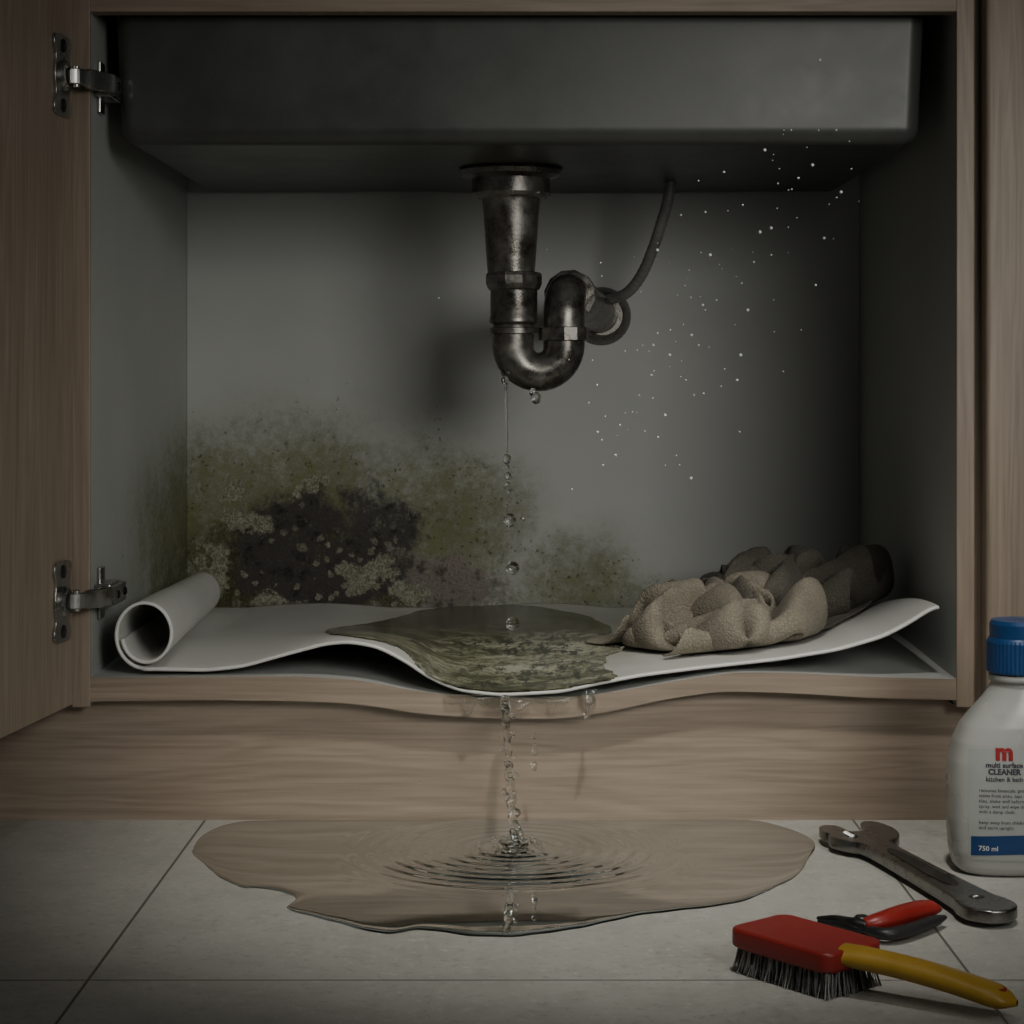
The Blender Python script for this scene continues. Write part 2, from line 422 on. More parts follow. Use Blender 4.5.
# ---------------------------------------------------------------- sink
t = NT('sink_steel'); c = t.coord(); n1 = t.noise(t.mapping(c, scale=(2, 60, 60)), 3, 4); n2 = t.noise(c, 4, 6, 0.7); n3 = t.noise(c, 160, 5, 0.8)
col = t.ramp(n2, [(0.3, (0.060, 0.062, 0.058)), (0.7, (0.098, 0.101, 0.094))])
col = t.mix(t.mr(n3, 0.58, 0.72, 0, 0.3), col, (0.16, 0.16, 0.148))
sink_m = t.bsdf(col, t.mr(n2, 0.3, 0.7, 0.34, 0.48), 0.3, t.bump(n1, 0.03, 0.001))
bm = bmesh.new(); bmesh.ops.create_cube(bm, size=1)
lo, hi = (-0.408, 0.018, 0.6785), (0.400, 0.535, 0.8505)
for v in bm.verts: v.co = Vector([lo[i]+(v.co[i]+.5)*(hi[i]-lo[i]) for i in range(3)])
for v in bm.verts:
    if v.co.z > 0.8: v.co.x *= 1.02
top = [f for f in bm.faces if f.normal.z > 0.9]; bmesh.ops.delete(bm, geom=top, context='FACES_ONLY')
ed = [e for e in bm.edges if not e.is_boundary]
bmesh.ops.bevel(bm, geom=ed, offset=0.018, segments=8, affect='EDGES', profile=0.5)
me = bpy.data.meshes.new('kitchen_sink'); bm.to_mesh(me); bm.free(); me.materials.append(sink_m)
for p in me.polygons: p.use_smooth = True
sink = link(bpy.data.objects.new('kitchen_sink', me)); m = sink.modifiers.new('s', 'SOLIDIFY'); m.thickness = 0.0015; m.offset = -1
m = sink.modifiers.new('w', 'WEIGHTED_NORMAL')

# ---------------------------------------------------------------- drain pipe
t = NT('corroded_pipe'); c = t.coord(); n1 = t.noise(c, 35, 7, 0.7); n2 = t.noise(c, 9, 4)
col = t.ramp(n1, [(0.32, (0.06, 0.054, 0.045)), (0.5, (0.155, 0.148, 0.132)), (0.72, (0.31, 0.30, 0.275))])
pipe_m = t.bsdf(col, t.mr(n1, 0.3, 0.7, 0.20, 0.46), 0.78, t.bump(n1, 0.35, 0.002))
YP = 0.25; s = 2.25e-3/2
pipe = empty('drain_pipe', (-0.012, YP, 0.55))
def pz(py): return CZ-(py-HY)*s
def px_(px): return (px-CX)*s
x0 = px_(513)
flz = 0.678
adopt(lathe('sink_flange', [(0.057,0),(0.059,-0.003),(0.056,-0.008),(0.046,-0.011),(0.044,-0.012),(0.044,-0.028),(0.041,-0.032),(0.03,-0.032)], (px_(511), YP, flz), pipe_m, None, seg=48), pipe)
adopt(lathe('lock_nut', [(0.036,0),(0.043,-0.003),(0.043,-0.020),(0.038,-0.024),(0.03,-0.024)], (x0-0.001, YP, flz-0.010), pipe_m, None, seg=8, smooth=False), pipe)
adopt(lathe('tailpiece', [(0.034, pz(196)),(0.0325, pz(202)),(0.031, pz(215)),(0.0285, pz(250)),(0.0265, pz(274)),(0.0265, pz(280))], (x0-0.002, YP, 0), pipe_m), pipe)
adopt(lathe('slip_nut', [(0.027, pz(272)),(0.0305, pz(273)),(0.0315, pz(276)),(0.0315, pz(284)),(0.029, pz(289)),(0.026, pz(291))], (x0+0.001, YP, 0), pipe_m, seg=10, smooth=False), pipe)
adopt(lathe('coupling', [(0.0255, pz(289)),(0.0265, pz(292)),(0.0265, pz(316)),(0.0275, pz(318)),(0.0275, pz(322)),(0.025, pz(324))], (x0+0.001, YP, 0), pipe_m), pipe)
xr = px_(564); R = (xr-x0)/2; zc = pz(346)
path = [Vector((x0+0.001, YP, pz(318))), Vector((x0+0.001, YP, pz(330)))]
for k in range(0, 19):
    a = math.pi+math.pi*k/18
    path.append(Vector(((x0+xr)/2+R*math.cos(a), YP+0.004*k/18, zc+R*1.02*math.sin(a))))
path += [Vector((xr, YP+0.004, pz(330)))]
tgt = P(602, 316, 0.545); Pu = Vector((xr, YP+0.004, pz(318)))
dirb = (Vector((tgt.x, tgt.y, 0))-Vector((Pu.x, Pu.y, 0))).normalized(); Rb = 0.028
rad = [0.0235]*len(path)
for i in range(2, 21): rad[i] = 0.0235-0.0015*math.sin(math.pi*(i-2)/18)
path.append(Pu)
for k in range(1, 11):
    a = (math.pi/2)*k/10
    path.append(Pu+dirb*Rb*(1-math.cos(a))+Vector((0,0,Rb*math.sin(a))))
rad += [0.0235]*(len(path)-len(rad))
last = path[-1]
end = Vector((tgt.x, tgt.y, tgt.z))
for k in range(1, 6): path.append(last.lerp(end, k/5)); rad.append(0.0235)
adopt(tube('p_trap', path, rad, pipe_m, None, 32), pipe)
adopt(lathe('trap_nut', [(0.024, -0.008),(0.0285,-0.007),(0.0285,0.007),(0.024,0.008)], (xr, YP+0.004, pz(334)), pipe_m, None, seg=12, smooth=False), pipe)
adopt(lathe('trap_nut_ring', [(0.024, -0.004),(0.027,-0.003),(0.027,0.003),(0.024,0.004)], (x0+0.001, YP, pz(331)), pipe_m), pipe)
hd = (end-last).normalized()
adopt(lathe('outlet_nut', [(0.024,-0.010),(0.030,-0.009),(0.030,0.009),(0.024,0.010)], last+hd*0.02, pipe_m, None, hd, 12, False), pipe)
adopt(lathe('wall_escutcheon', [(0.025,-0.026),(0.029,-0.022),(0.034,-0.008),(0.037,0.0),(0.037,0.003)], end+Vector((0,0.002,0)), pipe_m, None, Vector((0,1,0))), pipe)
hose_m = simple('grey_hose_rubber', (0.17, 0.17, 0.16), 0.45)
hpts = catmull([P(598,303,0.50), P(612,299,0.48), P(628,292,0.46), P(642,274,0.44), P(654,246,0.42), P(663,218,0.41), P(668,200,0.40), P(671,176,0.40)], 14)
hz = empty('overflow_hose', tuple(P(650, 250, 0.43)))
hr = [0.0068+0.0004*math.sin(i*2.1) for i in range(len(hpts))]
adopt(tube('hose', hpts, hr, hose_m, None, 16), hz)
adopt(tube('hose_collar', hpts[:6], 0.009, pipe_m, None, 16), hz)

# ---------------------------------------------------------------- shelf liner
t = NT('liner_vinyl'); c = t.coord(); n1 = t.noise(c, 5, 5); n2 = t.noise(c, 90, 4)
col = t.ramp(n1, [(0.3, (0.60, 0.60, 0.565)), (0.7, (0.70, 0.70, 0.665))])
cw = t.vadd(c, t.vscale(t.vadd(t.noise(c, 16, 5, color=True), (-.5,-.5,-.5)), 0.10))
st = t.blob(cw, (-0.02, 0.2, 0.15), (0.27, 0.33, 0.4), 0.5)
col = t.mix(t.math('MULTIPLY', st, t.mr(n1, 0.35, 0.65, 0.1, 0.55)), col, (0.20, 0.19, 0.11))
liner_m = t.bsdf(col, 0.38, 0.0, t.bump(n2, 0.08, 0.001))
YM = -0.026
front = table([(100,672),(150,672),(205,673),(240,669),(285,656),(325,645),(350,643),(378,648),(405,662),(430,679),(460,691),(500,695),(560,692),(600,684),(640,677),(700,670),(780,661),(840,651),(885,638),(912,624),(936,608)], YM, 0.007)
def matZ(x, y):
    k = 1-sst(-0.03, 0.34, y)
    kr = 1-0.75*sst(0.0, 0.5, y)
    zf = front(x); b = 0.1535+0.004*math.sin(x*23+1)*sst(0.1, 0.45, y)
    if x > 0.30:
        f = sst(0.30, 0.34, x); k = k*(1-f)+kr*f
    z = b+(zf-b)*k
    return max(z, shelfZ(x, y)+0.0022)
def frontY(x):
    return -0.027+0.014*(1-math.exp(-(x/0.14)**2))+0.004*math.sin(x*14)*(1-math.exp(-(x/0.14)**2))
xs_start, xs_end = -0.378, 0.412
vs, fs = [], []; NV = 60
cols = []
turns = 2*math.pi*1.22; NA = 60; NXm = 220
for i in range(NA, 0, -1): cols.append(('a', turns*i/NA))
for i in range(NXm+1): cols.append(('x', xs_start+(xs_end-xs_start)*i/NXm))
for kind, val in cols:
    for j in range(NV+1):
        v = j/NV
        if kind == 'x':
            y = frontY(val)+(0.535-frontY(val))*v
            sk = -0.018*v*sst(-0.1, xs_start, val)
            vs.append((val+sk, y, matZ(val, y)))
        else:
            y0 = frontY(xs_start); y = y0+(0.475-y0)*v*0.98+0.004
            R0 = 0.0345-0.008*v; r = R0*(1-0.030*val) 
            zb = matZ(xs_start, y); a = -math.pi/2-val
            vs.append((xs_start-0.018*v+r*0.88*math.cos(a), y, zb+R0+r*math.sin(a)+0.0))
nc = len(cols)
for i in range(nc-1):
    for j in range(NV):
        fs.append((i*(NV+1)+j, (i+1)*(NV+1)+j, (i+1)*(NV+1)+j+1, i*(NV+1)+j+1))
mat = mesh('shelf_liner', vs, fs, liner_m, None, True)
m = mat.modifiers.new('t', 'SOLIDIFY'); m.thickness = 0.0028; m.offset = 0

def onmat(px, py):
    best = None
    for k in range(700):
        y = -0.026+0.56*k/699; x = (px-CX)*(D0+y)/F
        q = HY-(matZ(x, y)-CZ)*F/(D0+y)
        if best is None or abs(q-py) < best[0]: best = (abs(q-py), x, y)
    return best[1], best[2]
ol = [(326,633),(352,628),(392,621),(420,613),(450,609),(500,607),(545,610),(585,618),(608,628),(612,640),(620,650),(606,658),(603,668),(614,680),(590,686),(560,691),(520,694),(480,693),(450,688),(432,680),(418,668),(404,652),(376,642),(350,638)]
ol = [onmat(*p) for p in ol]
olx = smooth_loop(ol, 8)
random.seed(5)
olx = [(x+0.002*math.sin(i*0.7)+0.001*math.sin(i*1.9), y+0.002*math.sin(i*0.55+2)) for i, (x, y) in enumerate(olx)]
xs_ = [p[0] for p in olx]; ys_ = [p[1] for p in olx]
def inside_dist(x, y):
    ins = False; dmin = 9; n = len(olx)
    for i in range(n):
        x1, y1 = olx[i]; x2, y2 = olx[(i+1) % n]
        if (y1 > y) != (y2 > y) and x < (x2-x1)*(y-y1)/(y2-y1)+x1: ins = not ins
        ddx, ddy = x2-x1, y2-y1; tt = max(0, min(1, ((x-x1)*ddx+(y-y1)*ddy)/(ddx*ddx+ddy*ddy+1e-12)))
        dmin = min(dmin, math.hypot(x-x1-tt*ddx, y-y1-tt*ddy))
    return dmin if ins else -dmin
stp = 0.0035; gx0, gy0 = min(xs_)-stp, min(ys_)-stp
gnx, gny = int((max(xs_)-gx0)/stp)+2, int((max(ys_)-gy0)/stp)+2
idx = {}; vs = []; fs = []; sd = {}
for i in range(gnx+1):
    for j in range(gny+1):
        sd[i, j] = inside_dist(gx0+i*stp, gy0+j*stp)
def gv(i, j):
    if (i, j) not in idx:
        x, y = gx0+i*stp, gy0+j*stp; dq = sd[i, j]
        y = max(y, -0.0262)
        e = min(1, max(0, (dq+stp*1.2)/0.007)); h = 0.0012+0.0024*math.sqrt(e)
        idx[i, j] = len(vs); vs.append((x, y, matZ(x, y)+h))
    return idx[i, j]
for i in range(gnx):
    for j in range(gny):
        if max(sd[i,j], sd[i+1,j], sd[i,j+1], sd[i+1,j+1]) > 0: fs.append((gv(i,j), gv(i+1,j), gv(i+1,j+1), gv(i,j+1)))
t = NT('stagnant_water'); c = t.coord()
cw = t.vadd(c, t.vscale(t.vadd(t.noise(c, 12, 5, color=True), (-.5,-.5,-.5)), 0.12))
st = t.noise(t.mapping(cw, scale=(9, 20, 9), rot=(0,0,0.2)), 1.0, 8, 0.8)
fi = t.noise(c, 75, 7, 0.8); big = t.noise(cw, 7, 4); fi2 = t.noise(t.mapping(c, scale=(70, 28, 70)), 1.0, 6, 0.8)
col = t.ramp(st, [(0.38, (0.028, 0.028, 0.013)), (0.46, (0.14, 0.138, 0.078)), (0.53, (0.28, 0.275, 0.19)), (0.66, (0.48, 0.475, 0.37))])
blkm = t.math('MULTIPLY', t.mr(fi2, 0.50, 0.57), t.mr(big, 0.40, 0.54))
col = t.mix(t.math('MULTIPLY', blkm, 0.92), col, (0.014, 0.014, 0.008))
col = t.mix(t.mr(fi, 0.54, 0.62, 0, 0.8), col, (0.022, 0.022, 0.011))
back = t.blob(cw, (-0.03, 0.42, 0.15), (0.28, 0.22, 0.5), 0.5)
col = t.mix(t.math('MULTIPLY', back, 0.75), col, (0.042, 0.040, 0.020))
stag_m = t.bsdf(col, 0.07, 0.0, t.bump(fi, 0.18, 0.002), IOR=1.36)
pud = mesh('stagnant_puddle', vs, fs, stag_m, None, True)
m = pud.modifiers.new('sm', 'SMOOTH'); m.iterations = 2; m.factor = 0.5

# ---------------------------------------------------------------- crumpled rags (small position-based cloth solve)
def crumple(seed, N=64, L=0.50, steps=220, ax=1.0, ay=1.0, tw=1.0):
    rng = np.random.default_rng(seed); h = L/(N-1)
    gx, gy = np.meshgrid(np.linspace(-L/2, L/2, N), np.linspace(-L/2, L/2, N), indexing='ij')
    p = np.stack([gx, gy, np.full_like(gx, 0.03)], -1)
    for k in range(12):
        kx, ky = rng.uniform(-65, 65, 2); ph = rng.uniform(0, 6.28)
        p[..., 2] += 0.0045*np.sin(kx*gx+ky*gy+ph)
    p[..., :2] *= 0.88
    p += rng.normal(0, 0.0006, p.shape)
    vel = np.zeros_like(p)
    cs = rng.uniform(-0.09, 0.09, (4, 2))
    dt = 1/90; md = 0.0092
    n2 = N*N; gi, gj = np.divmod(np.arange(n2), N)
    def runx(p, st, k, oc=False):
        idx = np.arange(N-st)
        for par in (0, 1):
            ii = idx[((idx//st) % 2) == par]
            d = p[ii+st]-p[ii]; ln = np.linalg.norm(d, axis=-1, keepdims=True)+1e-9
            e = (ln-h*st)/ln*0.5*k
            if oc: e = np.minimum(e, 0)
            p[ii] += d*e; p[ii+st] -= d*e
            d = p[:, ii+st]-p[:, ii]; ln = np.linalg.norm(d, axis=-1, keepdims=True)+1e-9
            e = (ln-h*st)/ln*0.5*k
            if oc: e = np.minimum(e, 0)
            p[:, ii] += d*e; p[:, ii+st] -= d*e
    for s_ in range(steps):
        fr = s_/steps
        old = p.copy()
        acc = np.zeros_like(p); acc[..., 2] = -7.0
        if fr < 0.62:
            r = p[..., :2]
            acc[..., 0] += -r[..., 0]*110*ax; acc[..., 1] += -r[..., 1]*110*ay
            rr = np.sqrt((r**2).sum(-1))
            acc[..., 0] += -r[..., 1]*70*tw*np.exp(-rr/0.1); acc[..., 1] += r[..., 0]*70*tw*np.exp(-rr/0.1)
            for cc in cs:
                d = cc-r; w = np.exp(-((np.stack([gx, gy], -1)-cc)**2).sum(-1)/0.0035)
                acc[..., :2] += d*w[..., None]*90
        vel = (vel+acc*dt)*0.96
        p = p+vel*dt
        for it in range(8):
            runx(p, 1, 1.0); runx(p, 2, 0.09, True)
            if it % 2: runx(p, 4, 0.045, True)
            for a1, a2 in ((p[:-1, :-1], p[1:, 1:]), (p[1:, :-1], p[:-1, 1:])):
                d = a2-a1; ln = np.linalg.norm(d, axis=-1, keepdims=True)+1e-9
                e = (ln-h*1.414)/ln*0.08
                de = d*e; a1 += de; a2 -= de
            p[..., 2] = np.maximum(p[..., 2], 0.0)
        if s_ % 3 == 0:
            q = p.reshape(-1, 3).astype(np.float32)
            sq = (q*q).sum(1); D = sq[:, None]+sq[None]-2*q@q.T
            I, J = np.nonzero(D < md*md)
            k = (I < J) & ((np.abs(gi[I]-gi[J]) > 1) | (np.abs(gj[I]-gj[J]) > 1)); I, J = I[k], J[k]
            if len(I):
                d = q[J]-q[I]; ln = np.linalg.norm(d, axis=1, keepdims=True)+1e-6
                dv = d/ln*(md-ln)*0.5
                cor = np.zeros((n2, 3))
                for a_ in range(3):
                    cor[:, a_] = np.bincount(J, dv[:, a_], n2)-np.bincount(I, dv[:, a_], n2)
                cnt = np.bincount(I, minlength=n2)+np.bincount(J, minlength=n2)
                cor /= np.maximum(cnt, 1)[:, None]**0.5
                p = p+cor.reshape(N, N, 3)
                p[..., 2] = np.maximum(p[..., 2], 0.0)
        vel = (p-old)/dt
        vel[p[..., 2] < 0.002] *= 0.6
        sp_ = np.linalg.norm(vel, axis=-1, keepdims=True); vel *= np.minimum(1, 1.0/(sp_+1e-6))
    for k in range(2):
        q = p.copy(); q[1:-1, 1:-1] = 0.5*p[1:-1, 1:-1]+0.125*(p[2:, 1:-1]+p[:-2, 1:-1]+p[1:-1, 2:]+p[1:-1, :-2]); p = q
    return p
def cloth_m(name, c1, c2):
    t = NT(name); c = t.coord(); n1 = t.noise(c, 14, 5, 0.6); w = t.voro(c, 420)
    col = t.ramp(n1, [(0.35, c1), (0.65, c2)])
    col = t.mix(t.mr(w, 0.1, 0.6, 0.0, 0.45), col, tuple(x*0.45 for x in c1))
    return t.bsdf(col, 0.95, 0.0, t.bump(w, 0.8, 0.0012), Sheen_Weight=0.05)
def rag(seed, cx, cy, w, dpt, hgt, matr, rot=0.0, **kw):
    p = crumple(seed, **kw); N = p.shape[0]; q = p.reshape(-1, 3)
    c_, s_ = math.cos(rot), math.sin(rot)
    q = np.stack([q[:, 0]*c_-q[:, 1]*s_, q[:, 0]*s_+q[:, 1]*c_, q[:, 2]], 1)
    lo, hi = np.percentile(q, 1, 0), np.percentile(q, 99, 0); mid = (lo+hi)/2
    zt = np.percentile(q[:, 2], 98.5)
    vs = []
    for x, y, z in q:
        X = cx+(x-mid[0])*w/(hi[0]-lo[0]); Y = cy+(y-mid[1])*dpt/(hi[1]-lo[1])
        zz_ = max(z, 0)/zt
        if zz_ > 1: zz_ = 1+0.15*(1-math.exp(-(zz_-1)*3))
        vs.append((X, Y, matZ(min(X, 0.41), Y)+0.006+zz_*hgt))
    fs = [(i*N+j, (i+1)*N+j, (i+1)*N+j+1, i*N+j+1) for i in range(N-1) for j in range(N-1)]
    ob = mesh('cleaning_rag', vs, fs, matr, None, True)
    m = ob.modifiers.new('t', 'SOLIDIFY'); m.thickness = 0.003; m.offset = 0
    m = ob.modifiers.new('s', 'SUBSURF'); m.levels = 1; m.render_levels = 1
    return ob
rag(4, 0.207, 0.150, 0.195, 0.20, 0.062, cloth_m('rag_beige', (0.20, 0.176, 0.130), (0.34, 0.305, 0.235)), 0.3)
rag(11, 0.290, 0.26, 0.21, 0.22, 0.080, cloth_m('rag_grey', (0.085, 0.077, 0.060), (0.14, 0.128, 0.102)), 1.1)

# ---------------------------------------------------------------- floor puddle with ripples
ol = [(193,850),(200,838),(222,826),(250,822),(320,820.6),(420,820.6),(520,820.6),(620,820.6),(700,820.6),(760,822),(798,832),(815,846),(806,864),(790,880),(768,892),(735,903),(690,910),(640,916),(600,924),(560,932),(520,937),(470,936),(425,931),(385,934),(345,925),(310,917),(288,908),(294,898),(270,890),(240,887),(218,876),(203,864)]
ol = [tuple(FL(*p)[:2]) for p in ol]; olx = smooth_loop(ol, 10)
olx = [(x+0.001*math.sin(i*0.31), min(-0.0008, y+0.0014*math.sin(i*0.23+1)+0.0008*math.sin(i*0.71))) for i, (x, y) in enumerate(olx)]
rc = FL(515, 850); na = len(olx); NR = 230
def ripple(x, y):
    r = math.hypot(x-rc.x, (y-rc.y)); k = 2*math.pi/0.0165
    return 0.0012*math.cos(k*r+0.25*math.sin(3*math.atan2(y-rc.y, x-rc.x)))*(math.exp(-(r/0.08)**2)+0.5*math.exp(-((r-0.12)/0.03)**2))
vs, fs = [(rc.x, rc.y, 0.002)], []
for r in range(1, NR+1):
    f = (r/NR)
    for x, y in olx:
        X = rc.x+(x-rc.x)*f; Y = rc.y+(y-rc.y)*f
        e = math.sqrt(max(0, 1-f**60)); vs.append((X, Y, 0.0003+0.0014*e+ripple(X, Y)*e))
for k in range(na): fs.append((0, 1+k, 1+(k+1) % na))
for r in range(NR-1):
    for k in range(na):
        k2 = (k+1) % na; b = 1+r*na; fs.append((b+k, b+na+k, b+na+k2, b+k2))
mesh('floor_puddle', vs, fs, film, None, True)

# ---------------------------------------------------------------- falling water
def sphere_into(bm, c, r, sx=1, sz=1, sub=3):
    bmesh.ops.create_icosphere(bm, subdivisions=sub, radius=r, matrix=Matrix.Translation(c)@Matrix.Diagonal((sx, sx, sz, 1)))
def finish(bm, name, m, parent=None):
    me = bpy.data.meshes.new(name); bm.to_mesh(me); bm.free(); me.materials.append(m)
    for p in me.polygons: p.use_smooth = True
    return link(bpy.data.objects.new(name, me), parent)
drip = empty('dripping_water', tuple(P(508, 500, 0.235)))
YD = 0.228
pts = [P(505, 372, YD), P(506, 392, YD), P(506.5, 420, YD), P(507, 452, YD)]
pl = catmull(pts, 12); rr = [max(0.0009, 0.0042*math.exp(-i*0.22)+0.0014+0.0005*math.sin(i*0.9)) for i in range(len(pl))]; rr[-1] = 0.0004
adopt(tube('thin_stream', pl, rr, drop, None, 12), drip)
bm = bmesh.new()
for px, py, r, sz in [(507,459,0.0046,1.3),(507,467,0.0030,1.2),(508,476,0.0036,1.3),(508,484,0.0024,1.1),(509,492,0.0024,1.2),(510,520,0.0070,1.15),(507,506,0.0018,1),(513,568,0.0072,1.05),(513,624,0.0074,1.1),(536,398,0.0058,1.2),(533,392,0.0045,1.0),(505,380,0.0044,1.2),(510,499,0.0014,1)]:
    sphere_into(bm, P(px, py, YD if py < 600 else 0.2), r, 1, sz)
adopt(finish(bm, 'falling_drops', drop), drip)
flow = empty('overflow_water', tuple(P(510, 770, -0.05)))
bm = bmesh.new()
random.seed(2)
top = P(505, 700, -0.034); bot = Vector((rc.x, rc.y, 0.004))
N = 46; pl, rr = [], []
for i in range(N+1):
    f = i/N; p = top.lerp(bot, f); p.y = top.y+(bot.y-top.y)*f**0.5
    p.x += 0.0016*math.sin(i*1.3)*f
    pl.append(p); rr.append(0.0024+0.0030*abs(math.sin(i*0.75))*(0.4+0.6*f)+0.003*math.exp(-i*0.6))
pl = catmull(pl, 3); rr = list(np.interp(np.linspace(0, N, len(pl)), range(N+1), rr))
adopt(tube('stream', pl, rr, drop, None, 14), flow)
for i in range(34):
    f = random.random(); p = top.lerp(bot, f); p.y = top.y+(bot.y-top.y)*f**0.5
    sphere_into(bm, p+Vector((random.uniform(-.008,.008), random.uniform(-.006,.006), 0)), random.uniform(.0008,.0032), 1, 1.2, 2)
for px, py, r in [(534,736,.0024),(535,752,.003),(534,766,.0035),(535,745,.0014),(421,783,.0016),(586,716,.0028),(590,700,.004)]:
    sphere_into(bm, P(px, py, -0.04), r, 1, 1.3, 2)
for i in range(50):
    a = random.uniform(0, 6.28); r = random.uniform(.004, .034)
    sphere_into(bm, (rc.x+r*math.cos(a), rc.y+r*math.sin(a), 0.003+random.uniform(0, .016)*(1-r/.04)), random.uniform(.0006, .0020), 1, 1, 2)
adopt(finish(bm, 'stray_drops', drop), flow)
prof = [(0.013,0.0012),(0.010,0.0022),(0.0135,0.006),(0.0150,0.0085),(0.0138,0.0085),(0.008,0.004),(0.004,0.008),(0.002,0.016)]
adopt(lathe('splash_crown', prof, (rc.x, rc.y, 0), drop, None, seg=24), flow)
def lip(cpx, w, top_, botl, name):
    def fn(u, v):
        px = cpx+(u-.5)*w; ln = (botl-top_)*(0.30+0.70*max(0, math.sin(u*math.pi*1.0))**2*(0.55+0.45*math.sin(u*17)))
        py = top_+ln*v; bul = 0.0008+0.0028*math.sin(math.pi*min(1, v*1.0))*math.sin(u*math.pi)
        return P(px, py, -0.0235-bul-0.0004)
    adopt(grid(name, fn, 40, 14, drop, None, True, 0.001), flow)
lip(470, 50, 695, 716, 'lip_1'); lip(508, 46, 697, 722, 'lip_2'); lip(553, 36, 697, 712, 'lip_3'); lip(588, 18, 689, 720, 'lip_4')
bm = bmesh.new(); random.seed(21)
pts = [(822,60),(765,150),(722,172),(800,178),(812,165),(790,190),(838,192),(742,205),(760,232),(772,228),(756,262),(705,212),(712,255),(718,300),(700,305),(690,335),(672,355),(655,345),(652,375),(640,395),(668,415),(655,437),(632,412),(597,432),(605,465),(613,455),(687,380),(692,395),(690,478),(738,355),(745,310),(620,425),(668,330),(600,440),(595,385),(440,298),(660,250),(678,215),(700,345),(770,255),(822,238),(815,285),(735,380),(775,300),(800,330)]
for px, py in pts: sphere_into(bm, P(px+random.uniform(-3,3), py, random.uniform(-0.05, 0.01) if py < 205 else random.uniform(0.02, 0.2)), random.uniform(.0008, .0018), 1, 1, 2)
for i in range(80):
    f = random.random(); px = 820-215*f+random.gauss(0, 48); py = max(130, 130+330*f+random.gauss(0, 45))
    sphere_into(bm, P(px, py, random.uniform(-0.05, 0.01) if py < 205 else random.uniform(0.02, 0.2)), random.uniform(.0005, .0010), 1, 1, 2)
finish(bm, 'water_spray', mist)

# ---------------------------------------------------------------- bottle
bot_m = simple('bottle_plastic', (0.42, 0.425, 0.40), 0.3, 0, 0.04, 10)
cap_m = simple('cap_blue', (0.010, 0.055, 0.17), 0.35, 0, 0.1)
BX, BY = 0.4445, -0.205
bt = empty('cleaner_bottle', (BX, BY, 0))
pa = [(0,.050),(.002,.055),(.006,.059),(.02,.0625),(.05,.0645),(.08,.0645),(.10,.063),(.117,.059),(.132,.052),(.145,.042),(.155,.0335),(.163,.0275),(.170,.0245),(.1705,.027),(.176,.027),(.1765,.0235),(.184,.0235)]
pb = [(0,.026),(.002,.030),(.006,.033),(.02,.036),(.05,.037),(.09,.037),(.117,.035),(.132,.033),(.145,.030),(.155,.027),(.163,.025),(.170,.0235),(.1705,.027),(.176,.027),(.1765,.0235),(.184,.0235)]
fa = lambda z: float(np.interp(z, *zip(*pa))); fb = lambda z: float(np.interp(z, *zip(*pb)))
ex = lambda z: 2.0+1.1*(1-sst(.12, .165, z))
zz = sorted(set([p[0] for p in pa]+list(np.linspace(.006, .165, 50))))
SEG = 72; vs, fs = [], []
for z in zz:
    for k in range(SEG):
        a = 2*math.pi*k/SEG; c_, s_ = math.cos(a), math.sin(a); e = 2/ex(z)
        vs.append((BX+fa(z)*math.copysign(abs(c_)**e, c_), BY+fb(z)*math.copysign(abs(s_)**e, s_), z))
for j in range(len(zz)-1):
    for k in range(SEG): fs.append((j*SEG+k, j*SEG+(k+1)%SEG, (j+1)*SEG+(k+1)%SEG, (j+1)*SEG+k))
fs.append(tuple(range(SEG))[::-1]); fs.append(tuple((len(zz)-1)*SEG+k for k in range(SEG)))
adopt(mesh('body', vs, fs, bot_m, None, True), bt)
vs, fs = [], []; SEG = 96; prof = [(.0275,.1775),(.0285,.179),(.0285,.205),(.0275,.2075),(.0262,.209),(.0262,.221),(.0245,.2245),(.001,.2245)]
for q, (r, z) in enumerate(prof):
    for k in range(SEG):
        a = 2*math.pi*k/SEG; rr_ = r*(1+(0.018*(k % 2) if q in (1,2) else 0)); vs.append((BX+rr_*math.cos(a), BY+rr_*math.sin(a), z))
for j in range(len(prof)-1):
    for k in range(SEG): fs.append((j*SEG+k, j*SEG+(k+1)%SEG, (j+1)*SEG+(k+1)%SEG, (j+1)*SEG+k))
adopt(mesh('cap', vs, fs, cap_m, None, False), bt)
def surf(x, z, off):
    e = ex(z); u = min(0.999, abs(x)/fa(z)); return Vector((BX+x, BY-fb(z)*(1-u**e)**(1/e)-off, z))
lab_m = simple('label_paper', (0.39, 0.405, 0.39), 0.45, 0, 0.03); blue_m = simple('label_blue', (0.012, 0.05, 0.16), 0.4, 0, 0.08)
red_m = simple('label_red', (0.33, 0.02, 0.02), 0.4, 0, 0.08); ink = simple('label_ink', (0.06, 0.06, 0.07), 0.5, 0, 0.1)
lab_w = simple('label_white_print', (0.6, 0.6, 0.6), 0.45, 0, 0.03)
adopt(grid('label', lambda u, v: surf(-.052+.104*u, .016+.098*v, .0003), 40, 24, lab_m), bt)
adopt(grid('label_band', lambda u, v: surf(-.050+.100*u, .020+.017*v+.002*math.sin(u*3), .0006), 40, 6, blue_m), bt)
def text(s_, x, z, size, m, bold=0.0, align='LEFT'):
    cu = bpy.data.curves.new('txt', 'FONT'); cu.body = s_; cu.size = size; cu.align_x = align; cu.offset = bold; cu.resolution_u = 3
    o = bpy.data.objects.new('txt', cu); C.objects.link(o); dg = bpy.context.evaluated_depsgraph_get()
    me = bpy.data.meshes.new_from_object(o.evaluated_get(dg)); bpy.data.objects.remove(o)
    for v in me.vertices: v.co = surf(x+v.co.x, z+v.co.y, .0009)
    me.materials.clear(); me.materials.append(m); adopt(link(bpy.data.objects.new('label_text', me)), bt)
